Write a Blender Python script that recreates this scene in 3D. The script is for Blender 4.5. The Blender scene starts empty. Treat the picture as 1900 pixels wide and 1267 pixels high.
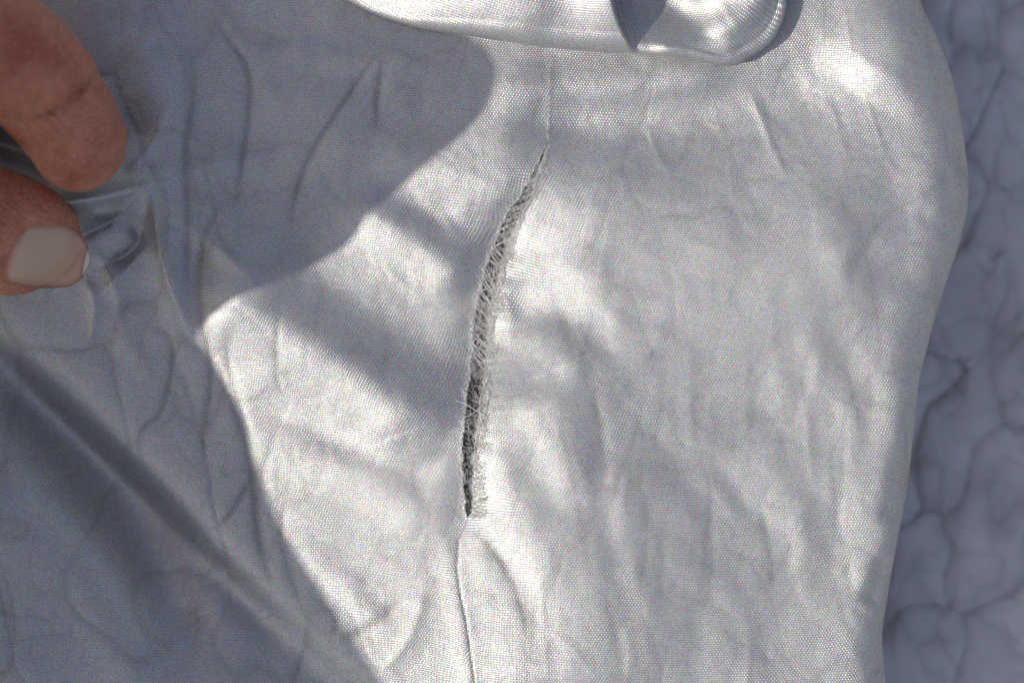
import bpy, math, random
import numpy as np
from mathutils import Vector

random.seed(7)
rng = np.random.default_rng(7)
sc = bpy.context.scene
MM = 0.001
R = math.radians

# ------------------------------------------------------------------ camera
CAM_H = 0.60
cd = bpy.data.cameras.new('camera'); cam = bpy.data.objects.new('camera', cd)
sc.collection.objects.link(cam); sc.camera = cam
cam.location = (0, 0, CAM_H); cam.rotation_euler = (0, 0, 0)
cd.sensor_width = 36; cd.lens = 36 * CAM_H / 0.190
cd.clip_start = 0.01; cd.clip_end = 50
cd.dof.use_dof = True; cd.dof.focus_distance = CAM_H - 0.003; cd.dof.aperture_fstop = 7.0
cd.dof.aperture_blades = 7

# ------------------------------------------------------------------ light
SUN_AZ, SUN_EL = R(197), R(43)          # azimuth counter-clockwise from +X
S = np.array([math.cos(SUN_AZ) * math.cos(SUN_EL), math.sin(SUN_AZ) * math.cos(SUN_EL), math.sin(SUN_EL)])
w = bpy.data.worlds.new('World'); sc.world = w; w.use_nodes = True
wn = w.node_tree; bg = wn.nodes['Background']
sky = wn.nodes.new('ShaderNodeTexSky'); sky.sky_type = 'NISHITA'; sky.sun_disc = False
sky.sun_elevation = SUN_EL; sky.sun_rotation = (math.pi / 2 - SUN_AZ) % (2 * math.pi)
sky.air_density = 1.0; sky.dust_density = 2.0
hz = wn.nodes.new('ShaderNodeHueSaturation'); hz.inputs['Saturation'].default_value = 0.66; hz.inputs['Hue'].default_value = 0.524   # thin milky haze over the blue
wn.links.new(sky.outputs[0], hz.inputs['Color']); wn.links.new(hz.outputs[0], bg.inputs[0]); bg.inputs[1].default_value = 0.122
ld = bpy.data.lights.new('sun', 'SUN'); ld.energy = 3.1; ld.angle = R(0.55); ld.color = (1, 0.96, 0.88)
sun = bpy.data.objects.new('sun', ld); sc.collection.objects.link(sun)
sun.rotation_euler = Vector(S).to_track_quat('Z', 'Y').to_euler(); sun.location = Vector(S) * 0.8
sc.view_settings.view_transform = 'Standard'; sc.view_settings.look = 'None'
sc.view_settings.exposure = 0.0; sc.view_settings.gamma = 1.0
sc.cycles.use_denoising = True; sc.cycles.denoiser = 'OPENIMAGEDENOISE'; sc.cycles.denoising_input_passes = 'RGB_ALBEDO_NORMAL'
sc.cycles.caustics_reflective = False; sc.cycles.caustics_refractive = False
sc.cycles.sample_clamp_indirect = 0.8; sc.cycles.blur_glossy = 1.0; sc.cycles.max_bounces = 5

# ------------------------------------------------------------------ helpers
def px(x, y):
    return (x - 950) * 0.1, (633.5 - y) * 0.1     # photo position -> mm on the cloth plane

def tag(o, label=None, cat=None, group=None, kind=None):
    if label: o['label'] = label
    if cat: o['category'] = cat
    if group: o['group'] = group
    if kind: o['kind'] = kind
    return o

def empty(name, loc=(0, 0, 0)):
    o = bpy.data.objects.new(name, None); sc.collection.objects.link(o); o.location = loc
    o.empty_display_size = 0.02
    return o

def mesh_obj(name, verts, faces, mat, parent=None, uv=None, smooth=True):
    """verts Nx3 in mm; faces: Mx4 / Mx3 array or list"""
    me = bpy.data.meshes.new(name)
    v = np.asarray(verts, dtype=np.float32) * MM
    if isinstance(faces, np.ndarray):
        n = len(faces); k = faces.shape[1]
        me.vertices.add(len(v)); me.vertices.foreach_set('co', v.ravel())
        me.loops.add(n * k); me.loops.foreach_set('vertex_index', faces.ravel().astype(np.int32))
        me.polygons.add(n); me.polygons.foreach_set('loop_start', np.arange(0, n * k, k, dtype=np.int32))
        me.update(calc_edges=True)
    else:
        me.from_pydata(v.tolist(), [], faces); me.update()
    if uv is not None:
        lay = me.uv_layers.new(name='weave')
        li = np.empty(len(me.loops), dtype=np.int32); me.loops.foreach_get('vertex_index', li)
        lay.data.foreach_set('uv', np.asarray(uv, dtype=np.float32)[li].ravel())
    if smooth: me.polygons.foreach_set('use_smooth', np.ones(len(me.polygons), dtype=bool))
    me.materials.append(mat); me.validate()
    o = bpy.data.objects.new(name, me); sc.collection.objects.link(o)
    if parent: o.parent = parent
    return o

def grid_faces(nr, nc, off=0):
    i = np.arange(nr - 1)[:, None]; j = np.arange(nc - 1)[None, :]
    a = i * nc + j
    return (np.stack([a, a + 1, a + nc + 1, a + nc], -1).reshape(-1, 4) + off)

def sm(a, b, x):
    t = np.clip((x - a) / (b - a), 0, 1); return t * t * (3 - 2 * t)

def catmull(pts, n=8):
    P = np.asarray(pts, float); P = np.vstack([2 * P[0] - P[1], P, 2 * P[-1] - P[-2]])
    out = []
    for i in range(1, len(P) - 2):
        for k in range(n):
            t = k / n
            out.append(0.5 * ((2 * P[i]) + (-P[i-1] + P[i+1]) * t + (2*P[i-1] - 5*P[i] + 4*P[i+1] - P[i+2]) * t*t
                              + (-P[i-1] + 3*P[i] - 3*P[i+1] + P[i+2]) * t**3))
    out.append(P[-2]); return np.array(out)

def polydist(X, Y, pts):
    """signed distance (left of travel positive, mm) and arclength fraction"""
    best = np.full(X.shape, 1e9); sd = np.zeros(X.shape); tt = np.zeros(X.shape)
    L = np.r_[0, np.cumsum(np.hypot(*np.diff(pts, axis=0).T))]; T = L[-1]
    for i in range(len(pts) - 1):
        a, b = pts[i], pts[i+1]; d = b - a; l2 = d @ d + 1e-12
        t = np.clip(((X - a[0]) * d[0] + (Y - a[1]) * d[1]) / l2, 0, 1)
        qx = X - (a[0] + t * d[0]); qy = Y - (a[1] + t * d[1])
        r = np.hypot(qx, qy); m = r < best
        sgn = np.sign(d[0] * (Y - a[1]) - d[1] * (X - a[0]))
        best = np.where(m, r, best); sd = np.where(m, sgn * r, sd)
        tt = np.where(m, (L[i] + t * math.sqrt(l2)) / T, tt)
    return sd, tt

# value noise
_perm = rng.random((4, 256, 256))
def vnoise(X, Y, k=0):
    xi = np.floor(X).astype(int); yi = np.floor(Y).astype(int); fx = X - xi; fy = Y - yi
    fx = fx * fx * fx * (fx * (fx * 6 - 15) + 10); fy = fy * fy * fy * (fy * (fy * 6 - 15) + 10)
    G = _perm[k]
    a = G[xi & 255, yi & 255]; b = G[(xi + 1) & 255, yi & 255]; c = G[xi & 255, (yi + 1) & 255]; d = G[(xi + 1) & 255, (yi + 1) & 255]
    return (a + (b - a) * fx) * (1 - fy) + (c + (d - c) * fx) * fy - 0.5

def fbm(X, Y, s, o=3, k=0):
    z = 0; a = 1
    for i in range(o):
        z = z + a * vnoise(X / s + 17.3 * i, Y / s - 9.1 * i, (k + i) % 4); s *= 0.5; a *= 0.5
    return z

def crumple(X, Y, cell, seed, stretch=1.0, rot=0.0, warp=0.35):
    """creases of a crumpled sheet: facets tilted between voronoi edges"""
    r = np.random.default_rng(seed); G = r.random((64, 64, 3))
    c, s_ = math.cos(rot), math.sin(rot)
    U = (c * X + s_ * Y) / cell; V = (-s_ * X + c * Y) / cell / stretch
    U = U + warp * fbm(U, V, 0.9, 2, 1) * 2; V = V + warp * fbm(U, V, 1.1, 2, 2) * 2
    iu = np.floor(U).astype(int); iv = np.floor(V).astype(int)
    f1 = np.full(X.shape, 9.); f2 = np.full(X.shape, 9.); hgt = np.zeros(X.shape)
    for du in (-1, 0, 1):
        for dv in (-1, 0, 1):
            g = G[(iu + du) & 63, (iv + dv) & 63]
            d = np.hypot(iu + du + g[..., 0] - U, iv + dv + g[..., 1] - V)
            n1 = d < f1
            f2 = np.where(n1, f1, np.minimum(f2, d)); hgt = np.where(n1, g[..., 2], hgt); f1 = np.where(n1, d, f1)
    e = f2 - f1
    return e, hgt

# ------------------------------------------------------------------ materials
def new_mat(name):
    m = bpy.data.materials.new(name); m.use_nodes = True
    nt = m.node_tree; b = nt.nodes['Principled BSDF']; return m, nt, b

def N(nt, typ, **kw):
    n = nt.nodes.new(typ)
    for k, v in kw.items(): setattr(n, k, v)
    return n

def math_(nt, op, a, b=None, clamp=False):
    n = nt.nodes.new('ShaderNodeMath'); n.operation = op; n.use_clamp = clamp
    for i, v in enumerate((a, b)):
        if v is None: continue
        if isinstance(v, (int, float)): n.inputs[i].default_value = v
        else: nt.links.new(v, n.inputs[i])
    return n.outputs[0]

def fabric(name, base=(0.645, 0.64, 0.622), metallic=0.70, rough=0.42, period=(0.56, 0.84), bump=0.58, worn=0.0, sparkle=1.0):
    m, nt, b = new_mat(name); L = nt.links
    uv = N(nt, 'ShaderNodeUVMap', uv_map='weave')
    nz = N(nt, 'ShaderNodeTexNoise'); nz.inputs['Scale'].default_value = 0.35; nz.inputs['Detail'].default_value = 1
    L.new(uv.outputs[0], nz.inputs['Vector'])
    # slight thread wander
    wa = N(nt, 'ShaderNodeVectorMath', operation='MULTIPLY_ADD')
    L.new(nz.outputs['Color'], wa.inputs[0]); wa.inputs[1].default_value = (0.5, 0.5, 0); L.new(uv.outputs[0], wa.inputs[2])
    sp = N(nt, 'ShaderNodeSeparateXYZ'); L.new(wa.outputs[0], sp.inputs[0])
    cx = math_(nt, 'COSINE', math_(nt, 'MULTIPLY', sp.outputs[0], 2 * math.pi / period[0]))
    cy = math_(nt, 'COSINE', math_(nt, 'MULTIPLY', sp.outputs[1], 2 * math.pi / period[1]))
    p = math_(nt, 'MULTIPLY', cx, cy)
    over = math_(nt, 'POWER', math_(nt, 'MAXIMUM', p, 0.0), 0.6)
    under = math_(nt, 'MULTIPLY', math_(nt, 'POWER', math_(nt, 'MAXIMUM', math_(nt, 'MULTIPLY', p, -1.0), 0.0), 0.8), 0.45)
    h = math_(nt, 'ADD', over, under)
    # filament glints
    n2 = N(nt, 'ShaderNodeTexNoise'); n2.inputs['Scale'].default_value = 5.5; n2.inputs['Detail'].default_value = 2
    L.new(uv.outputs[0], n2.inputs['Vector'])
    hs = math_(nt, 'ADD', h, math_(nt, 'MULTIPLY', n2.outputs[0], 0.55 * sparkle))
    bp = N(nt, 'ShaderNodeBump'); bp.inputs['Strength'].default_value = bump; bp.inputs['Distance'].default_value = 0.00009
    L.new(hs, bp.inputs['Height']); L.new(bp.outputs[0], b.inputs['Normal'])
    # base colour: gaps between threads darker, iridescent glints painted as random cell tints
    vor = N(nt, 'ShaderNodeTexWhiteNoise', noise_dimensions='2D')
    sn = N(nt, 'ShaderNodeVectorMath', operation='SNAP'); L.new(wa.outputs[0], sn.inputs[0]); sn.inputs[1].default_value = (period[0] / 2, period[1] / 2, 1)
    L.new(sn.outputs[0], vor.inputs['Vector'])
    hsv = N(nt, 'ShaderNodeMix', data_type='RGBA', blend_type='MIX'); hsv.inputs[0].default_value = 0.20 * sparkle
    L.new(vor.outputs['Color'], hsv.inputs['B'])
    big = N(nt, 'ShaderNodeTexNoise'); big.inputs['Scale'].default_value = 0.045; big.inputs['Detail'].default_value = 5
    L.new(uv.outputs[0], big.inputs['Vector'])
    rmp = N(nt, 'ShaderNodeValToRGB'); L.new(big.outputs[0], rmp.inputs[0])
    rmp.color_ramp.elements[0].position = 0.3; rmp.color_ramp.elements[0].color = (*[c * 0.93 for c in base], 1)
    rmp.color_ramp.elements[1].position = 0.7; rmp.color_ramp.elements[1].color = (base[0] * 1.04, base[1] * 1.035, base[2] * 1.03, 1)
    L.new(rmp.outputs[0], hsv.inputs['A'])
    dk = N(nt, 'ShaderNodeMix', data_type='RGBA', blend_type='MULTIPLY'); dk.inputs[0].default_value = 1.0
    g = N(nt, 'ShaderNodeMapRange'); L.new(h, g.inputs[0]); g.inputs[1].default_value = 0.0; g.inputs[2].default_value = 0.55
    g.inputs[3].default_value = 0.50; g.inputs[4].default_value = 1.06
    L.new(hsv.outputs['Result'], dk.inputs['A']); L.new(g.outputs[0], dk.inputs['B'])
    out = dk.outputs['Result']
    # crease shade painted into the colour, its strength stored on the mesh
    at = N(nt, 'ShaderNodeAttribute', attribute_name='crease_shade')
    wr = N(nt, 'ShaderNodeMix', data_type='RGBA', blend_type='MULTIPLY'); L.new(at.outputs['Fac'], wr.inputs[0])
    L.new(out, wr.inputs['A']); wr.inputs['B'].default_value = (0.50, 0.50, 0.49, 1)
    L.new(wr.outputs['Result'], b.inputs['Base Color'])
    b.inputs['Metallic'].default_value = metallic
    rr = math_(nt, 'ADD', rough - 0.06, math_(nt, 'MULTIPLY', n2.outputs[0], 0.14)); L.new(rr, b.inputs['Roughness'])
    return m

M_fab = fabric('silver_coated_weave')
M_back = fabric('silver_coated_weave_lower', base=(0.95, 0.945, 0.93), metallic=0.30, bump=0.3, sparkle=0.5)

def skin_mat():
    m, nt, b = new_mat('skin'); L = nt.links
    tc = N(nt, 'ShaderNodeTexCoord')
    n1 = N(nt, 'ShaderNodeTexNoise'); n1.inputs['Scale'].default_value = 90; n1.inputs['Detail'].default_value = 5; n1.inputs['Roughness'].default_value = 0.62
    L.new(tc.outputs['Object'], n1.inputs['Vector'])
    r = N(nt, 'ShaderNodeValToRGB'); L.new(n1.outputs[0], r.inputs[0])
    r.color_ramp.elements[0].position = 0.32; r.color_ramp.elements[0].color = (0.46, 0.12, 0.06, 1)
    r.color_ramp.elements[1].position = 0.70; r.color_ramp.elements[1].color = (0.80, 0.35, 0.20, 1)
    # pale dry specks
    n2 = N(nt, 'ShaderNodeTexNoise'); n2.inputs['Scale'].default_value = 1500; n2.inputs['Detail'].default_value = 3
    L.new(tc.outputs['Object'], n2.inputs['Vector'])
    r2 = N(nt, 'ShaderNodeValToRGB'); L.new(n2.outputs[0], r2.inputs[0])
    r2.color_ramp.elements[0].position = 0.56; r2.color_ramp.elements[0].color = (0, 0, 0, 1)
    r2.color_ramp.elements[1].position = 0.74; r2.color_ramp.elements[1].color = (0.5, 0.5, 0.5, 1)
    mx = N(nt, 'ShaderNodeMix', data_type='RGBA'); L.new(r2.outputs[0], mx.inputs[0]); L.new(r.outputs[0], mx.inputs['A'])
    mx.inputs['B'].default_value = (0.66, 0.50, 0.42, 1)
    # grime in fine skin lines
    L.new(mx.outputs['Result'], b.inputs['Base Color'])
    b.inputs['Roughness'].default_value = 0.38
    b.inputs['Subsurface Weight'].default_value = 0.15; b.inputs['Subsurface Radius'].default_value = (1, 0.35, 0.2); b.inputs['Subsurface Scale'].default_value = 0.0022
    # fine ridges
    wv = N(nt, 'ShaderNodeTexWave', wave_type='BANDS', bands_direction='DIAGONAL'); wv.inputs['Scale'].default_value = 420
    wv.inputs['Distortion'].default_value = 7; wv.inputs['Detail'].default_value = 2; wv.inputs['Detail Scale'].default_value = 0.35
    L.new(tc.outputs['Object'], wv.inputs['Vector'])
    vo = N(nt, 'ShaderNodeTexVoronoi', feature='DISTANCE_TO_EDGE'); vo.inputs['Scale'].default_value = 900
    L.new(tc.outputs['Object'], vo.inputs['Vector'])
    hh = math_(nt, 'ADD', math_(nt, 'MULTIPLY', wv.outputs[0], 0.30), math_(nt, 'MULTIPLY', math_(nt, 'MINIMUM', vo.outputs[0], 0.2), 2.2))
    hh = math_(nt, 'ADD', hh, math_(nt, 'MULTIPLY', n1.outputs[0], 3.0))
    bp = N(nt, 'ShaderNodeBump'); bp.inputs['Strength'].default_value = 1.0; bp.inputs['Distance'].default_value = 0.0004
    L.new(hh, bp.inputs['Height']); L.new(bp.outputs[0], b.inputs['Normal'])
    return m
M_skin = skin_mat()

def nail_mat():
    m, nt, b = new_mat('nail'); L = nt.links
    uv = N(nt, 'ShaderNodeUVMap', uv_map='weave')
    sp = N(nt, 'ShaderNodeSeparateXYZ'); L.new(uv.outputs[0], sp.inputs[0])
    r = N(nt, 'ShaderNodeValToRGB'); L.new(sp.outputs[0], r.inputs[0])
    e = r.color_ramp.elements
    e[0].position = 0.0; e[0].color = (0.66, 0.34, 0.25, 1); e[1].position = 1.0; e[1].color = (0.92, 0.87, 0.74, 1)
    a = e.new(0.09); a.color = (0.80, 0.60, 0.44, 1)
    a = e.new(0.74); a.color = (0.76, 0.50, 0.35, 1)
    a = e.new(0.79); a.color = (0.50, 0.26, 0.18, 1)
    a = e.new(0.835); a.color = (0.92, 0.87, 0.74, 1)
    r2 = N(nt, 'ShaderNodeValToRGB'); L.new(sp.outputs[1], r2.inputs[0]); q = r2.color_ramp.elements
    q[0].position = 0.0; q[0].color = (0.62, 0.40, 0.34, 1); q[1].position = 1.0; q[1].color = (0.62, 0.40, 0.34, 1)
    k = q.new(0.10); k.color = (0.88, 0.85, 0.80, 1); k = q.new(0.88); k.color = (0.82, 0.77, 0.72, 1)
    mm_ = N(nt, 'ShaderNodeMix', data_type='RGBA', blend_type='MULTIPLY'); mm_.inputs[0].default_value = 1
    L.new(r.outputs[0], mm_.inputs['A']); L.new(r2.outputs[0], mm_.inputs['B'])
    L.new(mm_.outputs['Result'], b.inputs['Base Color']); b.inputs['Roughness'].default_value = 0.32
    n = N(nt, 'ShaderNodeTexNoise'); mp = N(nt, 'ShaderNodeMapping'); mp.inputs['Scale'].default_value = (0.8, 22, 1)
    L.new(uv.outputs[0], mp.inputs[0]); L.new(mp.outputs[0], n.inputs['Vector']); n.inputs['Scale'].default_value = 1.0
    bp = N(nt, 'ShaderNodeBump'); bp.inputs['Strength'].default_value = 0.5; bp.inputs['Distance'].default_value = 0.00012
    L.new(n.outputs[0], bp.inputs['Height']); L.new(bp.outputs[0], b.inputs['Normal'])
    b.inputs['Subsurface Weight'].default_value = 0.15; b.inputs['Subsurface Scale'].default_value = 0.001
    return m
M_nail = nail_mat()

def plain(name, col, rough=0.8):
    m, nt, b = new_mat(name)
    tc = N(nt, 'ShaderNodeTexCoord'); n = N(nt, 'ShaderNodeTexNoise'); n.inputs['Scale'].default_value = 700; n.inputs['Detail'].default_value = 4
    nt.links.new(tc.outputs['Object'], n.inputs['Vector'])
    r = N(nt, 'ShaderNodeValToRGB'); nt.links.new(n.outputs[0], r.inputs[0])
    r.color_ramp.elements[0].position = .3; r.color_ramp.elements[0].color = (*[c * .75 for c in col], 1)
    r.color_ramp.elements[1].position = .7; r.color_ramp.elements[1].color = (*[min(1, c * 1.15) for c in col], 1)
    nt.links.new(r.outputs[0], b.inputs['Base Color']); b.inputs['Roughness'].default_value = rough
    return m
M_fibre = plain('frayed_fibre', (0.80, 0.79, 0.76), 0.55)
M_cord = plain('loose_yarn', (0.68, 0.67, 0.64), 0.5)
M_caster = plain('caster_cloth', (0.42, 0.40, 0.36), 0.9)  # caster cloth, beige so it bounces light into the shaded left

# ------------------------------------------------------------------ relief of the torn panel
# (points in photo pixels, sigma px, height mm, profile)
# g = soft ridge/valley, c = sharp crease, s = step (height on the left of travel), fade in/out at both ends
STROKES = [
 # --- big folds left of the tear
 ([(330,500),(440,560),(600,650),(720,735),(850,800)], 62, 4.0, 'g'),
 ([(470,500),(600,560),(740,640),(850,700)], 60, -0.9, 'g'),
 ([(640,350),(700,400),(780,455),(885,540)], 34, 1.7, 'g'),
 ([(440,745),(560,790),(700,840),(820,890)], 26, -0.55, 'g'),
 ([(470,770),(580,830),(700,900),(830,1000)], 34, 0.65, 'g'),
 ([(500,880),(640,1000),(740,1120),(800,1260)], 60, 0.5, 'g'),
 ([(640,300),(760,360),(860,420)], 30, -0.5, 'g'),
 ([(760,330),(820,400),(860,450)], 10, 0.18, 'c'),
 ([(700,470),(740,520),(800,560)], 9, 0.15, 'c'),
 ([(430,590),(425,680),(460,800),(475,860)], 9, -0.22, 'c'),
 ([(520,560),(515,700),(540,760)], 7, -0.15, 'c'),
 ([(690,1267),(760,1180),(800,1060)], 14, 0.35, 'c'),
 ([(620,1190),(700,1150),(760,1090)], 12, -0.25, 'c'),
 ([(560,1020),(640,1080),(720,1180)], 18, 0.3, 'g'),
 # --- puckers right of the tear
 ([(935,400),(985,425),(1060,480),(1140,510)], 26, 0.3, 'g'),
 ([(930,560),(1000,570),(1080,600),(1150,600)], 32, -0.45, 'g'),
 ([(905,640),(960,615),(1030,640),(1090,720)], 30, 0.4, 'g'),
 ([(900,760),(950,800),(1010,900),(1060,980)], 30, -0.5, 'g'),
 ([(890,820),(930,880),(980,1000),(1040,1120)], 30, 0.25, 'g'),
 ([(880,960),(960,1060),(1010,1180),(1040,1267)], 18, -0.25, 'g'),
 ([(870,970),(925,1030),(960,1100),(985,1200)], 12, -0.18, 'c'),
 ([(1015,275),(1018,190),(1024,100)], 9, 0.16, 'c'),
 ([(1015,275),(1018,190),(1024,60)], 40, -0.4, 'g'),
 # --- top band under the rolled fold
 ([(880,175),(980,170),(1120,165),(1260,150),(1400,135)], 28, 0.9, 'g'),
 ([(930,240),(1100,235),(1300,230),(1480,170),(1620,130)], 62, -1.9, 'g'),
 ([(1600,190),(1665,90),(1720,0),(1760,-90)], 60, 1.7, 'g'),
 ([(930,-60),(905,80),(870,240),(820,420)], 190, 1.9, 'g'),
 ([(900,620),(960,760),(1030,950),(1060,1120),(1070,1400)], 170, 4.6, 'g'),
 ([(205,-90),(225,80),(275,250)], 70, 2.6, 'g'),
 ([(-90,640),(-70,1000),(40,1400)], 115, 6.0, 'g'),
 ([(1375,135),(1410,210),(1440,290),(1470,345)], 10, 0.22, 'c'),
 ([(1200,220),(1225,300),(1260,330)], 8, 0.12, 'c'),
 ([(960,520),(1150,560),(1350,540),(1560,470),(1700,430)], 100, 2.4, 'g'),
 # --- creases of the flat right part
 ([(1413,640),(1413,700),(1400,790)], 18, -0.15, 'g'),
 ([(1490,600),(1530,680),(1580,790),(1590,860)], 23, 0.25, 'g'),
 ([(1530,560),(1570,660),(1640,770)], 21, -0.14, 'g'),
 ([(1118,760),(1112,860),(1122,960),(1150,1080),(1190,1230)], 17, -0.19, 'g'),
 ([(1150,840),(1150,920),(1180,1010)], 23, 0.19, 'g'),
 ([(1170,760),(1255,863),(1308,947),(1360,990)], 17, -0.18, 'g'),
 ([(1300,820),(1400,955),(1455,995),(1462,1060),(1440,1130)], 15, -0.19, 'g'),
 ([(1400,800),(1440,880),(1480,960),(1490,1060)], 21, 0.22, 'g'),
 ([(1120,610),(1130,700),(1180,790)], 25, -0.16, 'g'),
 ([(1250,600),(1230,700),(1200,790)], 25, 0.14, 'g'),
 ([(1340,560),(1330,680),(1290,790)], 30, -0.11, 'g'),
 ([(1220,1100),(1300,1060),(1360,1110),(1400,1190)], 16, 0.14, 'g'),
 ([(1280,1267),(1300,1190),(1270,1130)], 16, -0.14, 'g'),
 ([(1400,1240),(1440,1160),(1500,1090)], 18, -0.14, 'g'),
 ([(1560,1130),(1540,1020),(1560,900)], 25, -0.16, 'g'),
 ([(1615,1130),(1636,1080),(1648,1025)], 15, -1.5, 'g'),
 ([(1600,1110),(1640,1030),(1660,950)], 16, 0.5, 'g'),
 ([(1672,840),(1664,910),(1650,980)], 14, -0.6, 'g'),
 ([(1690,690),(1680,760),(1672,850)], 18, 0.5, 'g'),
 ([(1740,300),(1768,350),(1758,410)], 10, -0.3, 'g'),
 ([(1765,225),(1785,300),(1790,390)], 9, 0.35, 'g'),
 ([(1700,380),(1745,420),(1780,430)], 12, -0.25, 'g'),
 ([(1745,470),(1760,420),(1775,395)], 9, 0.12, 'c'),
 ([(1560,480),(1650,500),(1740,520)], 26, -0.4, 'g'),
 ([(1010,700),(1050,820),(1080,930)], 26, 0.35, 'g'),
 ([(1080,300),(1250,400),(1400,480)], 50, 0.4, 'g'),
 # --- shaded left part
 ([(-60,560),(0,600),(90,690),(180,780),(300,885),(420,1000),(560,1130),(690,1260),(760,1330)], 50, 0.5, 'g'),
 ([(-400,300),(-60,560),(0,608),(90,698),(180,788),(300,893),(420,1008),(560,1140),(690,1270),(900,1500)], 30, -5.5, 's'),
 ([(-60,640),(60,760),(160,880),(250,1000),(320,1160),(360,1300)], 48, -6.0, 'g'),
 ([(-60,860),(60,940),(180,1080),(300,1240),(340,1320)], 60, 2.4, 'g'),
 ([(60,720),(180,840),(300,960),(420,1090),(560,1230)], 24, -1.6, 'g'),
 ([(375,0),(420,70),(460,130),(462,210),(450,300),(430,420)], 11, -0.42, 'c'),
 ([(740,60),(690,115),(640,190),(575,290),(545,380),(535,470)], 10, -0.33, 'c'),
 ([(715,90),(700,180),(700,260)], 10, -0.18, 'c'),
 ([(352,60),(360,180),(345,290),(352,420),(345,600)], 12, -0.30, 'c'),
 ([(455,330),(400,400),(375,470),(372,560),(392,680),(380,800),(372,900)], 12, -0.36, 'c'),
 ([(385,640),(420,720),(450,800),(470,900),(480,1000),(520,1140)], 12, -0.33, 'c'),
 ([(260,590),(320,640),(300,760),(262,800),(256,880)], 10, -0.30, 'c'),
 ([(470,880),(420,960),(390,990)], 10, -0.15, 'c'),
 ([(300,1120),(420,1080),(560,1070)], 10, -0.11, 'c'),
 ([(200,560),(240,640),(300,700)], 14, 0.4, 'g'),
 ([(470,200),(560,180),(620,220),(640,330)], 40, 0.7, 'g'),
 ([(250,0),(210,120),(260,240)], 30, -0.8, 'g'),
 ([(300,40),(300,180),(330,330)], 34, 1.0, 'g'),
 ([(500,100),(640,110),(800,115)], 22, 0.5, 'g'),
 ([(240,340),(330,360),(440,350),(560,330)], 26, -0.9, 'g'),
 ([(400,420),(480,470),(540,560)], 26, 0.7, 'g'),
 # --- folds running out of the pinch
 ([(20,395),(110,385),(200,372),(274,350),(360,325)], 20, 4.59, 'f'),
 ([(250,340),(276,352),(296,400),(306,470),(330,560),(360,640)], 18, 3.51, 'f'),
 ([(-90,240),(50,285),(115,335)], 24, -6.5, 'g'),
 ([(175,450),(215,520),(230,620)], 10, 1.3, 'f'),
 ([(160,505),(180,570),(165,660)], 12, 1.2, 'f'),
 ([(262,352),(350,368),(450,420)], 9, 0.9, 'f'),
 ([(140,450),(180,430),(215,412),(248,384)], 10, -2.16, 'f'),
 ([(165,418),(195,402),(225,398),(250,386)], 6, 1.22, 'f'),
 ([(262,345),(330,400),(420,470),(520,560)], 26, 2.03, 'f'),
 ([(236,400),(262,440),(235,475),(170,505)], 13, -2.16, 'f'),
 ([(180,560),(240,500),(285,450)], 12, 1.08, 'f'),
 ([(225,335),(262,300),(300,240),(330,150)], 20, 1.89, 'f'),
 ([(240,335),(330,330),(430,300),(520,290)], 22, 1.35, 'f'),
]
# long thin branching crinkles of the stiff coated cloth, running mostly down the sheet
CRINKLES = []
for _ in range(34):
    x, y = rng.uniform(980, 1640), rng.uniform(420, 1150); a = R(82) + rng.normal(0, .16); P = [(x, y)]
    for _k in range(int(rng.integers(3, 6))):
        a += rng.normal(0, .12); x += 62 * math.cos(a); y += 62 * math.sin(a); P.append((x, y))
    CRINKLES.append((P, rng.uniform(8, 15), rng.choice([-1, 1], p=[.5, .5]) * rng.uniform(.05, .12), 'c'))
EDGE = catmull([(1640,-350),(1690,-120),(1715,0),(1745,60),(1780,150),(1800,260),(1808,370),(1790,450),(1760,540),(1732,640),
        (1714,710),(1705,790),(1690,900),(1668,1020),(1655,1100),(1644,1180),(1652,1267),(1670,1400),(1720,1650)], 6)
def edge_x(y):          # right silhouette of the panel (mm)
    py = 633.5 - y * 10
    return (np.interp(py, EDGE[:, 1], EDGE[:, 0]) - 950) * 0.1

_ys = [-400, 0, 100, 262, 290, 325, 365, 395, 420, 460, 500, 540, 590, 640, 700, 760, 800, 850, 910, 945, 962, 1000, 1050, 1100, 1150, 1200, 1267, 1700]
_xl = [1024,1024,1024,1016,1004, 985, 964, 940, 932, 914, 899, 889, 882, 876, 873, 866, 861, 857, 860, 864, 868, 850,  847, 853, 864, 871, 880, 920]
_xr = [1024,1024,1024,1016,1011, 997, 982, 969, 958, 939, 930, 917, 909, 903, 901, 889, 883, 879, 876, 876, 868, 850,  847, 853, 864, 871, 880, 920]
def jag(y, k):
    return 0.35 * vnoise(y / 0.9, y * 0 + k) + 0.65 * vnoise(y / 2.4, y * 0 + k + 5)
def gap(y):
    py = 633.5 - y * 10
    a = (np.interp(py, _ys, _xl) - 950) * .1; b = (np.interp(py, _ys, _xr) - 950) * .1
    op = sm(0.0, 0.8, b - a)
    return a + op * jag(y, 3.3) , b + op * jag(y, 11.7)

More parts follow.
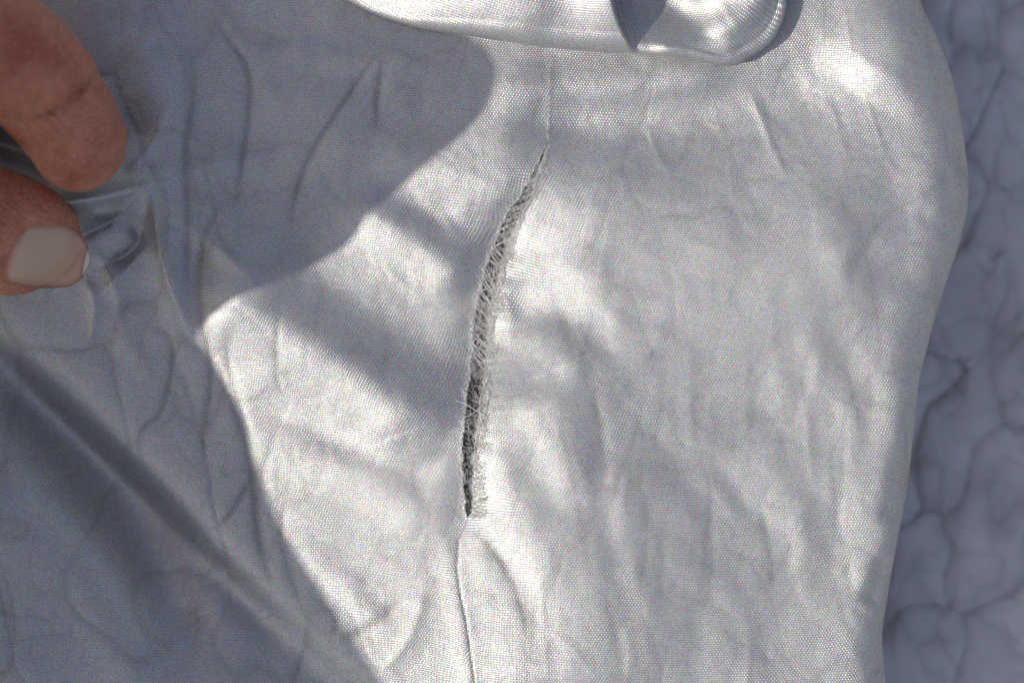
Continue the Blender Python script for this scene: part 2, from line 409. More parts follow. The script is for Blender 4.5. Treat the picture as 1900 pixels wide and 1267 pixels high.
def relief(X, Y):
    Z = np.zeros(X.shape); W = np.zeros(X.shape)
    for pts, sg, amp, kind in STROKES + CRINKLES:
        P = catmull([px(*p) for p in pts], 4); s = sg * 0.1
        m = {'g': 3.6, 'c': 6, 's': 16, 'f': 6}[kind] * s
        b = (X > P[:, 0].min() - m) & (X < P[:, 0].max() + m) & (Y > P[:, 1].min() - m) & (Y < P[:, 1].max() + m)
        if not b.any(): continue
        d, t = polydist(X[b], Y[b], P)
        fade = sm(0, 0.22, t) * sm(0, 0.22, 1 - t) if kind == 'g' else sm(0, 0.3, t) * sm(0, 0.3, 1 - t)
        if kind == 'g': f = np.exp(-(d / s) ** 2 * 0.5)
        elif kind == 'f': f = np.exp(-np.sqrt(d * d + (0.22 * s) ** 2) / s + 0.22); fade = sm(0, .3, t) * sm(0, .45, 1 - t)
        elif kind == 's': f = 0.5 * (1 - np.tanh((d + s) / s)) * np.exp(-(np.clip(-d, 0, None) / (5 * s)) ** 2); fade = 1
        else:
            f = np.exp(-np.sqrt(d * d + (0.25 * s) ** 2) / s + 0.25)
            W[b] += (0.64 if abs(amp) > 0.125 else 0.2) * np.exp(-(d / (0.6 * s)) ** 2) * fade * (amp < 0)  # shade painted dark along the valley creases
        Z[b] += amp * f * fade
    # the pinched tent under the fingertips
    cx, cy = px(150, 385); r = np.hypot((X - cx) , (Y - cy) * 1.15)
    Z += 8.0 * np.exp(-(r / 9.5) ** 1.5) + 3.0 * np.exp(-(r / 30) ** 2)
    # valley along the tear
    a, b2 = gap(Y); c = 0.5 * (a + b2); py = 633.5 - Y * 10
    k = sm(250, 480, py) * sm(1120, 900, py)
    dl = np.clip(a - X, 0, None) + np.clip(X - b2, 0, None)
    Z += -1.7 * k * np.exp(-dl / 3.6) + 0.45 * k * np.exp(-(dl / 0.7))
    # thin overlapped pleat running on below the tear
    k2 = sm(975, 1010, py)
    Z += k2 * (0.22 * np.exp(-((X - c) / 2.2 + 0.5) ** 2) - 0.20 * np.exp(-np.abs(X - c - .15) / 0.30))
    W += 0.7 * sm(985, 1070, py) * np.exp(-((X - c - .05) / 0.16) ** 2)  # dark line of shade painted into the pleat
    # general crumple
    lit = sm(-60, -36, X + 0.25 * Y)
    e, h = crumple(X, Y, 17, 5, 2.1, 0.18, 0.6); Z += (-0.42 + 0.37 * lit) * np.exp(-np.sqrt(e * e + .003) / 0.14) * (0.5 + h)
    W += (0.55 - 0.24 * lit) * np.exp(-(e / (0.10 - 0.03 * lit)) ** 1.3) * (0.3 + 0.7 * h)  # painted crease shade, stronger on the shaded left side
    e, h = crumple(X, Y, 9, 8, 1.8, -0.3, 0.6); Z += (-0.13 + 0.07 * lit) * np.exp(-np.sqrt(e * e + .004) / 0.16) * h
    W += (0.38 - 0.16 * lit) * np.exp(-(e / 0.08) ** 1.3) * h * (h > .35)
    rd = np.abs(fbm(X + 0.3 * Y, Y * 0.45, 11, 3, 2)); Z += 0.17 * np.exp(-rd / 0.10) * (vnoise(X / 19, Y / 23, 1) + .15)
    Z += 0.6 * fbm(X, Y, 34, 2, 0) + 0.15 * fbm(X, Y, 8, 3, 1) + 0.035 * fbm(X, Y, 1.8, 2, 3)
    return Z, np.clip(W, 0, 0.8)

LOW = -42.0
def outside_drop(X, Y):
    d = np.maximum.reduce([-X - 135, Y - 82, -Y - 82, X * 0])
    return LOW * sm(0, 40, d)

def weave_uv(X, Y):
    a = R(-3) + 0.0028 * (X + 10) * (X < 1e9) + 0.05 * np.sin(Y / 40.0)
    u = X + 2.5 * np.sin(Y / 31.0) + 0.05 * Y + 1.2 * fbm(X, Y, 30, 2, 2)
    v = Y + 4.0 * np.sin((X + 15) / 34.0) + 1.5 * fbm(X, Y, 26, 2, 3)
    a_, b_ = gap(Y); dl = np.clip(np.maximum(a_ - X, X - b_), 0, None)
    near = np.exp(-dl / 7) * sm(-50, -30, Y) * sm(50, 30, Y)
    u = u + 1.6 * near * np.sin(Y / 4.1) + 0.5 * fbm(X, Y, 9, 2, 1); v = v + 1.9 * near * np.sign(X - a_) * np.cos(Y / 6.3) + 0.5 * fbm(X, Y, 8, 2, 0)
    return np.stack([u, v], -1)

def set_crease_shade(o, W):
    at = o.data.attributes.new('crease_shade', 'FLOAT', 'POINT'); at.data.foreach_set('value', W.astype(np.float32).ravel())

cover = empty('torn_cover'); tag(cover, 'sunlit silver woven cover fabric with a long frayed tear down its middle', 'fabric cover')

def build_panel():
    ys = np.arange(-122, 122.01, 0.40)
    Yl = ys[:, None]
    a, b = gap(ys)
    # left sheet
    nl = 360; q = np.linspace(0, 1, nl) ** 1.0
    x0 = -175.0
    q = 1 - (1 - np.linspace(0, 1, nl)) ** 1.12
    XL = x0 + (a[:, None] - x0) * q[None, :]; YL = np.repeat(Yl, nl, 1)
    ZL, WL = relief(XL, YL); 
    fadeo = 1 - sm(0, 40, np.maximum.reduce([-XL - 135, YL - 82, -YL - 82, XL * 0]))
    ZL = ZL * fadeo + outside_drop(XL, YL)
    # right sheet up to the roll, then over the edge
    xe = edge_x(ys); r = 15 + 5 * sm(-60, 60, ys) - 7 * np.exp(-((ys + 21) / 20) ** 2) + 5 * fbm(ys, ys * 0, 17, 3)      # arc length of the roll
    tu = np.linspace(0, 1, 400); tphi = R(112) * tu ** 1.5
    tX = np.r_[0, np.cumsum(np.cos(tphi))[:-1] / 400]; tZ = np.r_[0, np.cumsum(np.sin(tphi))[:-1] / 400]; mX = tX.max()
    nr = 215; nroll = 44
    t = np.linspace(0, 1, nr) ** 1.08
    xs = xe - r * mX
    XF = b[:, None] + (xs - b)[:, None] * t[None, :]; YF = np.repeat(Yl, nr, 1)
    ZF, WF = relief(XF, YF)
    fo = 1 - sm(0, 40, np.maximum.reduce([YF - 82, -YF - 82, YF * 0])); dropF = outside_drop(XF, YF)
    ZF = ZF * fo + dropF
    th = np.linspace(0, 1, nroll + 1)[1:]
    uu = np.minimum(th * 1.9, 1.0); ang = R(112) * uu ** 1.5          # roll, then a straight fall
    rX = np.interp(uu, tu, tX); rZ = np.interp(uu, tu, tZ)
    fall = np.clip(th - 0.526, 0, 1) / 0.474
    XR = xs[:, None] + r[:, None] * rX - fall * 9 + 1.2 * fbm(np.repeat(Yl, nroll, 1), fall * 20, 12, 2) * fall
    ZR0 = -r[:, None] * rZ
    YR = np.repeat(Yl, nroll, 1)
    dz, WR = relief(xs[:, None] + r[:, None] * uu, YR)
    dE = ZF[:, -1:] - dropF[:, -1:]
    k = (1 - th)[None, :]
    ZR = ZR0 + dE + (dz - dE) * np.cos(ang) * (ang < math.pi / 2) * (1 - uu * 0.5)  + dropF[:, -1:] * (1 - fall * 0.0)
    bot = LOW + 0.4
    zstart = ZR0[:, -1:]*0 + ZR0[:, int(nroll * .526)][:, None]
    ZR = np.where(fall > 0, ZR + (bot - ZR) * fall, ZR)
    bump = 0.5 * (dz - dz.mean()) * np.sin(ang); XR = XR + bump * 0.8
    V = []; F = []; U = []; Wt = []
    nrw = len(ys)
    V.append(np.stack([XL, YL, ZL], -1).reshape(-1, 3)); F.append(grid_faces(nrw, nl)); Wt.append(WL.ravel()); U.append(weave_uv(XL, YL).reshape(-1, 2))
    off = nrw * nl
    X2 = np.hstack([XF, XR]); Y2 = np.hstack([YF, YR]); Z2 = np.hstack([ZF, ZR])
    XU = np.hstack([XF, xs[:, None] + r[:, None] * uu + fall * 28])
    f2 = grid_faces(nrw, nr + nroll, off)
    V.append(np.stack([X2, Y2, Z2], -1).reshape(-1, 3)); Wt.append(np.hstack([WF, WR]).ravel()); U.append(weave_uv(XU, Y2).reshape(-1, 2))
    # weld the two sheets where the cloth is whole
    F2 = f2
    py = 633.5 - ys * 10; whole = (py < 262) | (py > 962)
    left_last = np.arange(nrw) * nl + nl - 1; right_first = off + np.arange(nrw) * (nr + nroll)
    remap = np.arange(off + nrw * (nr + nroll)); remap[right_first[whole]] = left_last[whole]
    F2 = remap[F2]
    V = np.vstack(V)
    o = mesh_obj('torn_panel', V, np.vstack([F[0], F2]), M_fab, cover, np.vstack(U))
    set_crease_shade(o, np.concatenate(Wt))
    return o
panel = build_panel()
tag(panel, 'sunlit woven silver panel with the open tear')

# ------------------------------------------------------------------ rolled fold along the top
def build_fold():
    out = catmull([(330,-420),(470,-190),(560,-70),(640,0),(700,34),(770,56),(870,72),(1000,92),(1100,101),(1180,105),(1270,114),(1352,126),
                   (1392,108),(1428,82),(1450,44),(1458,0),(1456,-70),(1430,-200),(1350,-420)], 9)
    E = np.array([px(*p) for p in out]); C = np.array(px(1050, -430))
    n = len(E)
    # rounder subdivision
    tt = np.linspace(0, n - 1, 620); E = np.stack([np.interp(tt, np.arange(n), E[:, k]) for k in (0, 1)], -1)
    pxx = E[:, 0] * 10 + 950
    r = 1.6 + 1.9 * sm(640, 1000, pxx) - 1.2 * sm(1180, 1360, pxx)      # edge radius mm
    D = C - E; Ln = np.hypot(*D.T); D = D / Ln[:, None]
    prof = []
    for a in np.linspace(-100, 90, 30): prof.append(('a', R(a)))
    for d in np.linspace(0.01, 1, 90) ** 1.25: prof.append(('d', d))
    X = []; Y = []; Z = []; Uc = []
    base = 0.6
    for kind, v in prof:
        if kind == 'a':
            inn = r * (1 - math.cos(v)); z = r * (1 + math.sin(v)); arc = r * (v + 1.7)
        else:
            inn = r + v * (Ln - r) * 0.97; q_ = sm(1280, 1400, pxx); z = 2 * r + (4.5 + 3.5 * q_) * np.clip(1 - np.exp(-(inn - r) / (14 - 8.5 * q_)), 0, 1); arc = r * 3.27 + inn - r
        X.append(E[:, 0] + D[:, 0] * inn); Y.append(E[:, 1] + D[:, 1] * inn); Z.append(z + base + 0 * inn); Uc.append(arc + 0 * inn)
    X = np.array(X).T; Y = np.array(Y).T; Z = np.array(Z).T; Uc = np.array(Uc).T
    zz, _ = relief(np.repeat(E[:, :1], X.shape[1], 1), np.repeat(E[:, 1:], X.shape[1], 1)); Z += np.minimum(zz, 2) * 0.7
    # hollow on the right half and the wall standing beyond it
    def st(pts, sg, amp):
        P = catmull([px(*p) for p in pts], 4); d, t = polydist(X, Y, P); return amp * np.exp(-(d / (sg * .1)) ** 2 / 2) * sm(0, .12, t) * sm(-0.01, .15, 1 - t)
    top = np.clip((Z - 3) / 4, 0, 1)
    PXX = X * 10 + 950; PYY = 633.5 - Y * 10
    x0 = px(1133, 0)[0] + 4.2 * np.clip(PYY / 105, 0, 1) ** 1.6 - 2 * np.clip(-PYY / 200, 0, 2)
    D = 7.2 * sm(128, 5, PYY); dx = X - x0
    Z += top * (-D * sm(-0.6, 1.2, dx) * np.exp(-(np.clip(dx, 0, None) / 30) ** 4) + 0.42 * D * np.exp(-(np.clip(-dx, 0, None) / 5) ** 2) * (1 - sm(-0.6, 1.2, dx))
       + st([(600,-60),(760,10),(900,30),(1060,40)], 34, 0.4) + st([(700,-90),(900,-30),(1080,-20)], 34, -0.4)
       + st([(1200,100),(1300,70),(1400,20),(1440,-60)], 22, 0.9))
    Z += 0.9 * fbm(X, Y, 16, 3, 2) * top
    nr_, nc_ = X.shape
    o = mesh_obj('rolled_fold', np.stack([X, Y, Z], -1).reshape(-1, 3), grid_faces(nr_, nc_), M_fab, cover,
                 np.stack([X * 1.0 + 0.2 * Y, Uc], -1).reshape(-1, 2))
    set_crease_shade(o, np.zeros(X.size))
    tag(o, 'rolled-back fold of the fabric along the top')
    return o
build_fold()

# ------------------------------------------------------------------ lower layer of fabric behind
def build_lower():
    xs = np.concatenate([np.arange(-420, 60, 2.6), np.arange(60, 130, 0.5), np.arange(130, 420, 2.6)])
    ys = np.concatenate([np.arange(-380, -85, 2.6), np.arange(-85, 85, 0.5), np.arange(85, 380, 2.6)])
    X, Y = np.meshgrid(xs, ys)
    e, h = crumple(X, Y, 13, 21, 1.8, -0.45, 0.4); e2, h2 = crumple(X, Y, 6.5, 22, 1.6, 0.35, 0.4)
    Z = LOW - 1.5 - 0.7 * np.exp(-e / 0.20) * (0.4 + h) - 0.4 * np.exp(-e2 / 0.16) * h2 + 3 * fbm(X, Y, 45, 2) + 0.8 * fbm(X, Y, 12, 2, 1)
    W = 0.80 * np.exp(-e / 0.10) * (0.2 + 0.8 * h) + 0.40 * np.exp(-e2 / 0.14) * h2 + 0.7 * np.clip(fbm(X, Y, 11, 3, 2) + .1, 0, 1)  # wrinkle shade painted as dark veins, plus random darker patches
    o = mesh_obj('lower_cover', np.stack([X, Y, Z], -1).reshape(-1, 3), grid_faces(*X.shape), M_back, None, weave_uv(X, Y).reshape(-1, 2))
    set_crease_shade(o, np.clip(W, 0, .85))
    tag(o, 'crinkled blue-grey layer of fabric lying in shade behind the right edge', 'fabric layer')
build_lower()

# ------------------------------------------------------------------ frayed edges
def surf(x, y):
    z, _ = relief(np.atleast_1d(np.asarray(x, float)), np.atleast_1d(np.asarray(y, float))); return z

def tubes(paths, radii, sides=3):
    V = []; F = []; k = 0
    for P, r in zip(paths, radii):
        P = np.asarray(P); n = len(P); T = np.gradient(P, axis=0); T /= np.linalg.norm(T, axis=1)[:, None] + 1e-9
        up = np.array([0.13, 0.21, 1.0]); A = np.cross(T, up); A /= np.linalg.norm(A, axis=1)[:, None] + 1e-9; B = np.cross(T, A)
        rr = r * np.concatenate([np.ones(n - 1), [0.35]])
        for s_ in range(sides):
            a = 2 * math.pi * s_ / sides
            V.append(P + (A * math.cos(a) + B * math.sin(a)) * rr[:, None])
        idx = np.arange(k, k + n * sides).reshape(sides, n)
        for s_ in range(sides):
            i0 = idx[s_]; i1 = idx[(s_ + 1) % sides]
            F.append(np.stack([i0[:-1], i0[1:], i1[1:], i1[:-1]], -1))
        k += n * sides
    return np.vstack(V), np.vstack(F)

def fringe(side, count, name, label):
    py = rng.uniform(268, 958, count); y = (633.5 - py) * .1
    a, b = gap(y); e = a if side < 0 else b
    wide = (sm(300, 520, py) * 0.75 + 0.25) * (0.5 if side < 0 else 1.0)
    lump = 0.8 + 1.2 * np.clip(vnoise(y / 1.6, y * 0 + side * 4) + .2, -0.3, .6)
    back = rng.uniform(0.0, 1.0, count) ** 1.3 * 2.1 * wide * lump
    x0 = e + side * back
    z0 = surf(x0, y)
    # reach of each fibre: mostly across the edge, drooping towards the bottom of the tear
    ln = np.minimum(rng.uniform(0.4, 1.7, count) * wide, back + rng.exponential(0.28, count) * (1 + 2 * (py < 640)))
    paths = []; rad = []
    for i in range(count):
        flip = rng.random() < 0.10
        ang = (math.pi if side > 0 else 0) + rng.normal(0, 0.30) + (-0.55 if side < 0 else 0.55)
        if flip: ang += rng.normal(0, 1.3)
        n = 6; p = np.array([x0[i], y[i], z0[i] + 0.03]); P = [p.copy()]; lift = rng.uniform(0.02, 0.2); cur = rng.normal(0, 0.10)
        for k in range(n):
            st = ln[i] / n; ang += cur + rng.normal(0, .13)
            f = (k + 1) / n
            p = p + np.array([math.cos(ang) * st, math.sin(ang) * st, 0.0])
            q = p.copy(); q[2] = z0[i] + 0.05 + lift * math.sin(f * 2.4) - 0.25 * f * f * (0 if flip else 1)
            P.append(q)
        paths.append(P); rad.append(rng.uniform(0.018, 0.038))
    V, F = tubes(paths, rad)
    o = mesh_obj(name, V, F, M_fibre, cover); tag(o, label, kind='stuff')
fringe(-1, 1500, 'fringe', 'pale frayed thread ends on the left lip of the tear')
fringe(+1, 3600, 'fringe', 'wider pale frayed thread ends on the right lip of the tear')

# yarns still bridging the upper half of the slit
def bridge_yarns():
    for i in range(84):
        pyc = 330 + 345 * ((i // 4) + rng.uniform(0, .62)) / 21
        y = (633.5 - pyc) * .1
        drop = rng.uniform(1.6, 3.4) * (1 + 0.5 * (pyc > 470)); sgn = 1 if pyc < 455 or rng.random() < .15 else -1
        y0, y1 = y + drop * .5, y - drop * .5
        a1, b1 = gap(np.array([y0, y1]))
        x0 = (b1[0] + .3) if sgn > 0 else (a1[0] - .3); x1 = (a1[1] - .2) if sgn > 0 else (b1[1] + .2)
        za, zb = surf([x0, x1], [y0, y1])
        t = np.linspace(0, 1, 9); bow = rng.normal(0, .22)
        sx = t - rng.uniform(.02, .16) * np.sin(2 * math.pi * t)
        X = x0 + (x1 - x0) * sx + bow * np.sin(math.pi * t); Y = y0 + (y1 - y0) * t
        Z = za + (zb - za) * t - rng.uniform(.1, .5) * np.sin(math.pi * t) + 0.05
        paths = []; rr = []; w_ = rng.uniform(.03, .10)
        for s_ in range(5):
            ph = 2 * math.pi * s_ / 5 + rng.normal(0, .3); sp_ = rng.uniform(.6, 1.3)
            paths.append(np.stack([X + w_ * sp_ * np.cos(ph + t * 4), Y + .02 * np.sin(ph + t * 5), Z + w_ * .6 * np.sin(ph + t * 4)], -1)); rr.append(rng.uniform(.02, .04))
        V, F = tubes(paths, rr, 4)
        mesh_obj('bridging_yarn', V, F, M_cord, cover)
bridge_yarns()

_fy = np.linspace(250, 1000, 60); _fz = surf(gap((633.5 - _fy) * .1)[0] - .2, (633.5 - _fy) * .1)
def FZ(pyc): return float(np.interp(pyc, _fy, _fz))
# long wild hairs tangled over the lower half
def hairs():
    for i in range(130):
        pyc = rng.choice([rng.uniform(640, 800), rng.uniform(690, 770), rng.uniform(780, 940), rng.uniform(560, 700)])
        y = (633.5 - pyc) * .1; a, b = gap(np.array([y])); a, b = a[0], b[0]
        x = rng.uniform(a - .8, b + .8); z = surf([a - .3], [y])[0] + rng.uniform(-.5, .5)
        ang = rng.uniform(0, 2 * math.pi); cur = rng.normal(0, .18); ln = rng.uniform(1.5, 4.5); el = rng.uniform(-.1, .25)
        P = []; p = np.array([x, y, z])
        for k in range(12):
            P.append(p.copy()); ang += cur + rng.normal(0, .12); el += rng.normal(0, .08) - .01
            p = p + np.array([math.cos(ang), math.sin(ang), el]) * ln / 12
        V, F = tubes([P], [rng.uniform(.018, .034)]); mesh_obj('loose_hair', V, F, M_fibre, cover)
    # fine fuzz inside the slit, densest in its upper half
    paths = []; rad = []
    for i in range(1900):
        pyc = rng.uniform(290, 700) if i % 6 else rng.uniform(700, 950); y = (633.5 - pyc) * .1; a, b = gap(np.array([y])); a, b = a[0], b[0]
        x = rng.uniform(a - .5, b + .7); z = FZ(pyc) + rng.uniform(-.9, .25)
        ang = rng.choice([-1, 1]) * math.pi / 2 + rng.normal(0, .6); cur = rng.normal(0, .12); ln = rng.uniform(.5, 2.0); P = []; p = np.array([x, y, z])
        for k in range(6):
            P.append(p.copy()); ang += cur; p = p + np.array([math.cos(ang), math.sin(ang), rng.normal(0, .15)]) * ln / 6
        paths.append(P); rad.append(rng.uniform(.016, .034))
    V, F = tubes(paths, rad); tag(mesh_obj('fuzz', V, F, M_fibre, cover), 'fine fuzz inside the upper half of the tear', kind='stuff')
    # two bold strands crossing at the knot
    for pts in ([(846,742),(868,752),(888,764),(900,772)], [(905,700),(892,735),(890,765),(900,800)], [(860,775),(880,765),(905,742)],
                [(895,705),(905,735),(898,770),(886,800),(880,840)]):
        P = catmull([(*px(*p), surf(*[[c] for c in px(*p)])[0] + .5) for p in pts], 5)
        V, F = tubes([P], [.055], 4); mesh_obj('loose_thread', V, F, M_fibre, cover)
hairs()

def add_backing():  # added sheet under the tear, greys its otherwise black inside
    ys = np.arange(-40, 50, 1.0); q = np.linspace(-9, 14, 24)
    a, b = gap(ys); X = 0.5 * (a + b)[:, None] + q[None, :]; Y = np.repeat(ys[:, None], 24, 1)
    Z = surf(X.ravel(), Y.ravel()).reshape(X.shape).mean(1)[:, None] * .3 - 3.6 + .5 * fbm(X, Y, 7, 3)
    mesh_obj('added_backing', np.stack([X, Y, Z], -1).reshape(-1, 3), grid_faces(*X.shape), M_backing, cover)
M_backing = plain('added_backing', (0.55, 0.48, 0.41), 0.9)
add_backing()

# ------------------------------------------------------------------ hand
person = empty('person', (-0.2, 0.05, 0.06))
tag(person, 'hand pinching the silver fabric between thumb and index finger at left, added shadow caster beyond', 'person')

def loft(C, A, B, up, n=28):
    """tube through centres C with half-width A (sideways) and B (towards up)"""
    C = np.asarray(C, float); m = len(C); T = np.gradient(C, axis=0); T /= np.linalg.norm(T, axis=1)[:, None]
    Sd = np.cross(T, up); Sd /= np.linalg.norm(Sd, axis=1)[:, None]; Up = np.cross(Sd, T)
    ph = np.linspace(0, 2 * math.pi, n, endpoint=False)
    V = (C[:, None] + Sd[:, None] * (np.cos(ph)[None, :, None] * A[:, None, None]) + Up[:, None] * (np.sin(ph)[None, :, None] * B[:, None, None]))
    V = V.reshape(-1, 3); F = []
    for i in range(m - 1):
        for j in range(n):
            F.append((i * n + j, i * n + (j + 1) % n, (i + 1) * n + (j + 1) % n, (i + 1) * n + j))
    F.append(tuple(range(n))[::-1]); F.append(tuple((m - 1) * n + j for j in range(n)))
    return V, F

def digit(pts, rad, up, flat=0.9, creases=(), m=70, tip=1.0, tail=None):
    """pts: joint centres base->tip; the last stretch is rounded off as a fingertip"""
    P = catmull(pts, 14); L = np.r_[0, np.cumsum(np.linalg.norm(np.diff(P, axis=0), axis=1))]; T = L[-1]
    s = T * (1 - (1 - np.linspace(0, 1, m)) ** 1.5)
    C = np.stack([np.interp(s, L, P[:, k]) for k in range(3)], -1)
    Lj = [L[min(14 * i, len(L) - 1)] for i in range(len(pts))]
    r = np.interp(s, Lj, rad)
    r = np.convolve(np.pad(r, 4, 'edge'), np.ones(9) / 9, 'valid')
    rt = rad[-1] * tip; q = np.clip((s - (T - rt)) / rt, 0, 1); r = r * np.sqrt(np.clip(1 - q ** 2, 0.0004, 1))
    for (pos, dep, wd) in creases: r = r - dep * np.exp(-((s - pos * T) / wd) ** 2)
    return loft(C, r, r * flat, up)

TH_P = [(-172,30,58), (-146,25,36), (-122,22.5,17), (-97,20.5,13.2), (-78.0,16.2,11.8)]
def build_hand():
    parts = []
    def p3(x, y, z): k = 1 - z / 600; a, b = px(x, y); return (a * k, b * k, z)
    # index: palm side of the tip towards the camera
    idx = [(-146,92,66), p3(-130,-90,48), p3(60,118,27), p3(178,300,15)]
    idx = [(-146,92,64), (-116,71,44), p3(46,130,25.5), p3(192,340,15.5)]
    parts.append(digit(idx, [12, 12, 11.2, 8.2], (0.3, 0.5, 1), 0.92, [], tip=1.0))
    # thumb: nail towards the camera
    parts.append(digit(TH_P, [15, 14.5, 13.6, 12.8, 9.2], (0.1, -0.45, 1), 0.80, tip=1.25))
    # curled neighbours, outside the picture
    parts.append(digit([(-156,104,58), (-128,94,40), (-112,80,22), (-104,72,12)], [11.5, 10.5, 9.5, 8.2], (0, 0, 1)))
    parts.append(digit([(-168,114,52), (-142,108,34), (-124,94,16), (-116,86,8)], [11, 10, 9, 7.8], (0, 0, 1)))
    parts.append(digit([(-180,122,44), (-158,118,30), (-142,106,15), (-134,99,8)], [10, 8.8, 8, 7], (0, 0, 1)))
    W = (-222, 52, 92)
    for mcp, r0 in (((-146,92,64),14), ((-156,104,58),14), ((-168,114,52),14), ((-180,122,46),13)):
        parts.append(digit([W, tuple(0.5 * (np.array(W) + mcp)), mcp], [17, 17, r0], (0, 0, 1), tip=1.0))
    parts.append(digit([W, (-196,42,76), (-172,30,58)], [18, 19, 17], (0, 0, 1)))
    parts.append(digit([(-172,34,56), (-160,58,56), (-150,84,60)], [14, 12, 12], (0, 0, 1)))
    parts.append(digit([(-262,48,112), W, (-200,66,82)], [24, 23, 20], (0, 0, 1)))
    V = []; F = []; k = 0
    for v, f in parts:
        V.append(v); F += [tuple(i + k for i in ff) for ff in f]; k += len(v)
    me_o = mesh_obj('hand', np.vstack(V), F, M_skin, None)
    rm = me_o.modifiers.new('remesh', 'REMESH'); rm.mode = 'VOXEL'; rm.voxel_size = 0.0009; rm.use_smooth_shade = True
    s1 = me_o.modifiers.new('smooth', 'SMOOTH'); s1.factor = 0.5; s1.iterations = 8
    dg = bpy.context.evaluated_depsgraph_get(); ev = me_o.evaluated_get(dg); nm = bpy.data.meshes.new_from_object(ev)
    me_o.modifiers.clear(); me_o.data = nm; nm.materials.clear(); nm.materials.append(M_skin)
    n = len(nm.vertices); co = np.empty(n * 3, np.float32); nm.vertices.foreach_get('co', co); co = co.reshape(-1, 3) * 1000
    no = np.empty(n * 3, np.float32); nm.vertices.foreach_get('normal', no); no = no.reshape(-1, 3)
    X, Y, Z = co.T; k = 1 - Z / 600; PX, PY = X / k, Y / k
    # joint creases and small wrinkles, pressed into the skin
    d = np.zeros(n)
    def groove(pts, s, dep, zmin):
        P = catmull([px(*p) for p in pts], 5); q, t = polydist(PX, PY, P)
        return -dep * np.exp(-np.abs(q) / s) * sm(0, .15, t) * sm(0, .15, 1 - t) * (Z > zmin)
    d += groove([(-60,190),(10,222),(60,227),(110,208),(160,168),(195,120)], 0.5, 1.3, 8)
    d += groove([(-60,190),(10,218),(60,222),(110,203),(160,163),(195,120)], 2.6, 0.8, 8)
    d += groove([(-20,150),(50,150),(120,120),(170,60)], 0.5, 0.28, 8)
    d += groove([(110,215),(150,200),(190,190)], 0.35, 0.3, 8)
    d += groove([(40,418),(90,408),(135,415),(160,440),(172,480)], 0.45, 0.35, 10)
    d += groove([(44,418),(22,470),(2,524)], 0.45, 0.4, 10)
    d += groove([(2,528),(60,540),(125,538)], 0.4, 0.3, 6)
    for q in range(9): 
        yy = 320 + q * 10; d += groove([(-40 + q * 4, yy + 60), (10 + q * 5, yy + 10), (70 + q * 2, yy + 20)], 0.3, 0.16, 8)
    d += 0.40 * fbm(PX + Z * .6, PY - Z * .5, 4.5, 4)
    co = co + no * d[:, None]
    nm.vertices.foreach_set('co', (co * .001).astype(np.float32).ravel()); nm.update()
    nm.polygons.foreach_set('use_smooth', np.ones(len(nm.polygons), dtype=bool))
    return me_o
hand = build_hand()
hand.parent = person; hand.matrix_parent_inverse = person.matrix_world.inverted() if False else hand.matrix_parent_inverse
hand.location = -person.location

def hand_top(bvh, x, y):
    h = bvh.ray_cast(Vector((x * MM, y * MM, 0.3)), Vector((0, 0, -1)))
    return None if h[0] is None else (h[0].z * 1000, h[1])

def build_nail():
    from mathutils.bvhtree import BVHTree
    me = hand.data
    vs = [v.co.copy() for v in me.vertices]
    bvh = BVHTree.FromPolygons(vs, [tuple(p.vertices) for p in me.polygons])
    # outline in photo pixels: proximal side, far side
    nu, nv = 34, 26
    up = catmull([(46,421),(80,417),(120,420),(146,434),(163,460),(168,482)], 8)
    lo = catmull([(4,522),(45,531),(90,534),(128,531),(152,515),(168,486)], 8)
    V = []; U = []
    for i in range(nu):
        t = i / (nu - 1)
        a = np.array([np.interp(t, np.linspace(0, 1, len(up)), up[:, k]) for k in (0, 1)])
        b = np.array([np.interp(t, np.linspace(0, 1, len(lo)), lo[:, k]) for k in (0, 1)])
        for j in range(nv):
            s = j / (nv - 1); p = a + (b - a) * s
            p = p - np.array([7, 3]) * math.sin(math.pi * s) * (1 - t)      # rounded cuticle
            x, y = px(*p); z0 = 15.0
            for _ in range(3):
                kk = 1 - z0 / 600; r_ = hand_top(bvh, x * kk, y * kk)
                if r_: z0 = r_[0]
            V.append([x * kk, y * kk, z0]); U.append((t, s))
    V = np.array(V).reshape(nu, nv, 3)
    Z = V[..., 2].copy()
    for _ in range(12):                                   # a nail is smoother and flatter than the flesh
        Zp = np.pad(Z, 1, 'edge'); Z = (Zp[:-2, 1:-1] + Zp[2:, 1:-1] + Zp[1:-1, :-2] + Zp[1:-1, 2:] + 4 * Z) / 8
    ti = np.linspace(0, 1, nu)[:, None]; sj = np.linspace(0, 1, nv)[None, :]
    V[..., 2] = np.maximum(Z, V[..., 2]) - 0.14 + 0.55 * np.sin(math.pi * sj) ** .6 * sm(0, .08, ti) + 0.06 * ti ** 2
    top = V.reshape(-1, 3); bot = top - np.array([0, 0, 0.45])
    n = nu * nv; F = [tuple(f) for f in grid_faces(nu, nv)[:, ::-1]]; F += [tuple(f) for f in grid_faces(nu, nv, n)]
    rim = [i * nv for i in range(nu)] + [(nu - 1) * nv + j for j in range(1, nv)] + [i * nv + nv - 1 for i in range(nu - 2, -1, -1)] + [j for j in range(nv - 2, 0, -1)]
    for k in range(len(rim)): a, b = rim[k], rim[(k + 1) % len(rim)]; F.append((a, b, b + n, a + n))
    o = mesh_obj('thumbnail', np.vstack([top, bot]), F, M_nail, None, U + U)
    o.parent = person; o.location = -person.location
    tag(o, 'pale thumbnail with a light free edge')
build_nail()

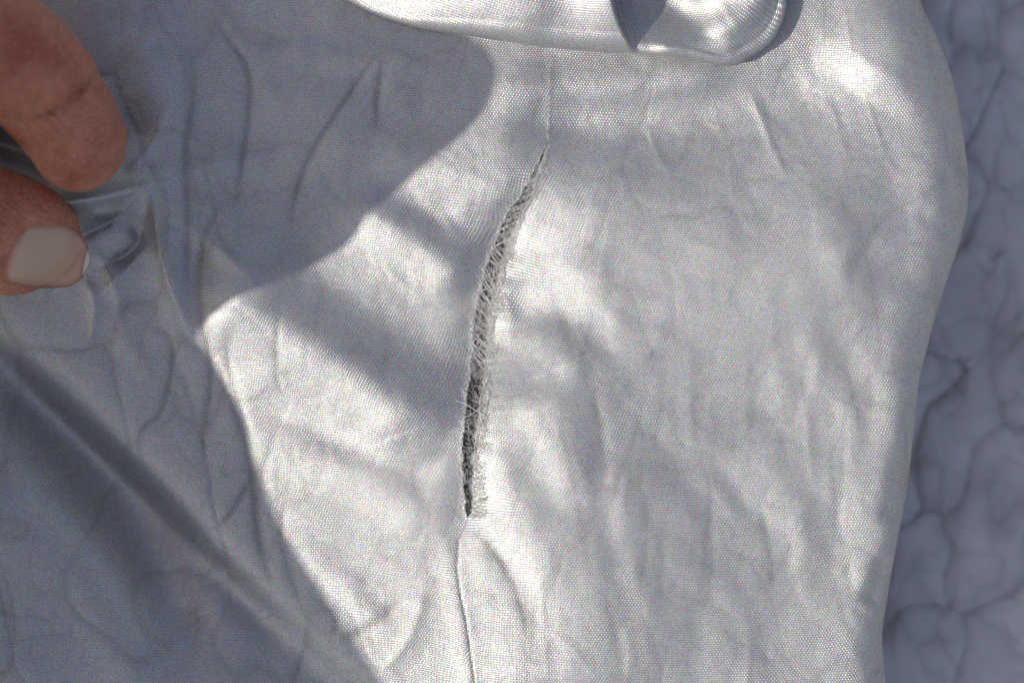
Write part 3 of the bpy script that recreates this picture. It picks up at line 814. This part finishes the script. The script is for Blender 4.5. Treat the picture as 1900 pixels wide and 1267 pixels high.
# added unseen caster outside the frame, outlined to fit the shadow on the left
def build_shadow_caster():
    Vv = np.array([-S[1], S[0], 0.0]); Vv /= np.linalg.norm(Vv)
    if Vv[1] < 0: Vv = -Vv
    Uu = np.cross(Vv, S); 
    if Uu[0] < 0: Uu = -Uu
    bd = catmull([(180,-330),(420,-160),(640,-20),(810,38),(908,72),(944,122),(925,195),(846,274),(742,352),(645,455),(560,505),(470,550),(392,605),(384,630),
          (415,700),(450,780),(480,880),(535,990),(600,1090),(720,1267),(860,1480),(980,1700),(1100,2000)], 5)
    B = np.array([(*px(*p), 0.0) for p in bd])
    a = B @ Uu; b = B @ Vv
    o_ = np.argsort(b); a, b = a[o_], b[o_]
    bb = np.linspace(b[0], b[-1], 150); aa = np.interp(bb, b, a)
    far = px(-190, 600)[0]
    tt = (bb - bb[0]) / (bb[-1] - bb[0])           # 0 at the bottom, 1 at the top
    wid = np.minimum(78 + 10 * (1 - tt), 400)
    end = sm(1.0, 0.93, tt); 
    left = aa - wid; left = np.convolve(np.pad(left, 12, 'edge'), np.ones(25) / 25, 'valid')
    cen = 0.5 * (aa + left); hw = 0.5 * (aa - left)
    dist = 150 + 150 * (1 - tt) ** 1.3
    ph = np.linspace(0, 2 * math.pi, 48, endpoint=False)
    th = 30 + 8 * np.sin(bb / 9.0)[:, None] * 0.3
    P = (Uu[None, None] * (cen[:, None] + hw[:, None] * np.cos(ph))[..., None] + Vv[None, None] * (bb[:, None] + 0 * ph)[..., None]
         + S[None, None] * (dist[:, None] + th * np.sin(ph) + 1.2 * np.sin(bb[:, None] / 5 + 3 * ph) * 0.6)[..., None])
    m, n = len(bb), 48
    F = []
    for i in range(m - 1):
        for j in range(n): F.append((i * n + j, i * n + (j + 1) % n, (i + 1) * n + (j + 1) % n, (i + 1) * n + j))
    F.append(tuple(range(n))[::-1]); F.append(tuple((m - 1) * n + j for j in range(n)))
    o = mesh_obj('shadow_caster', P.reshape(-1, 3), F, M_caster, None); o.parent = person; o.location = -person.location
build_shadow_caster()
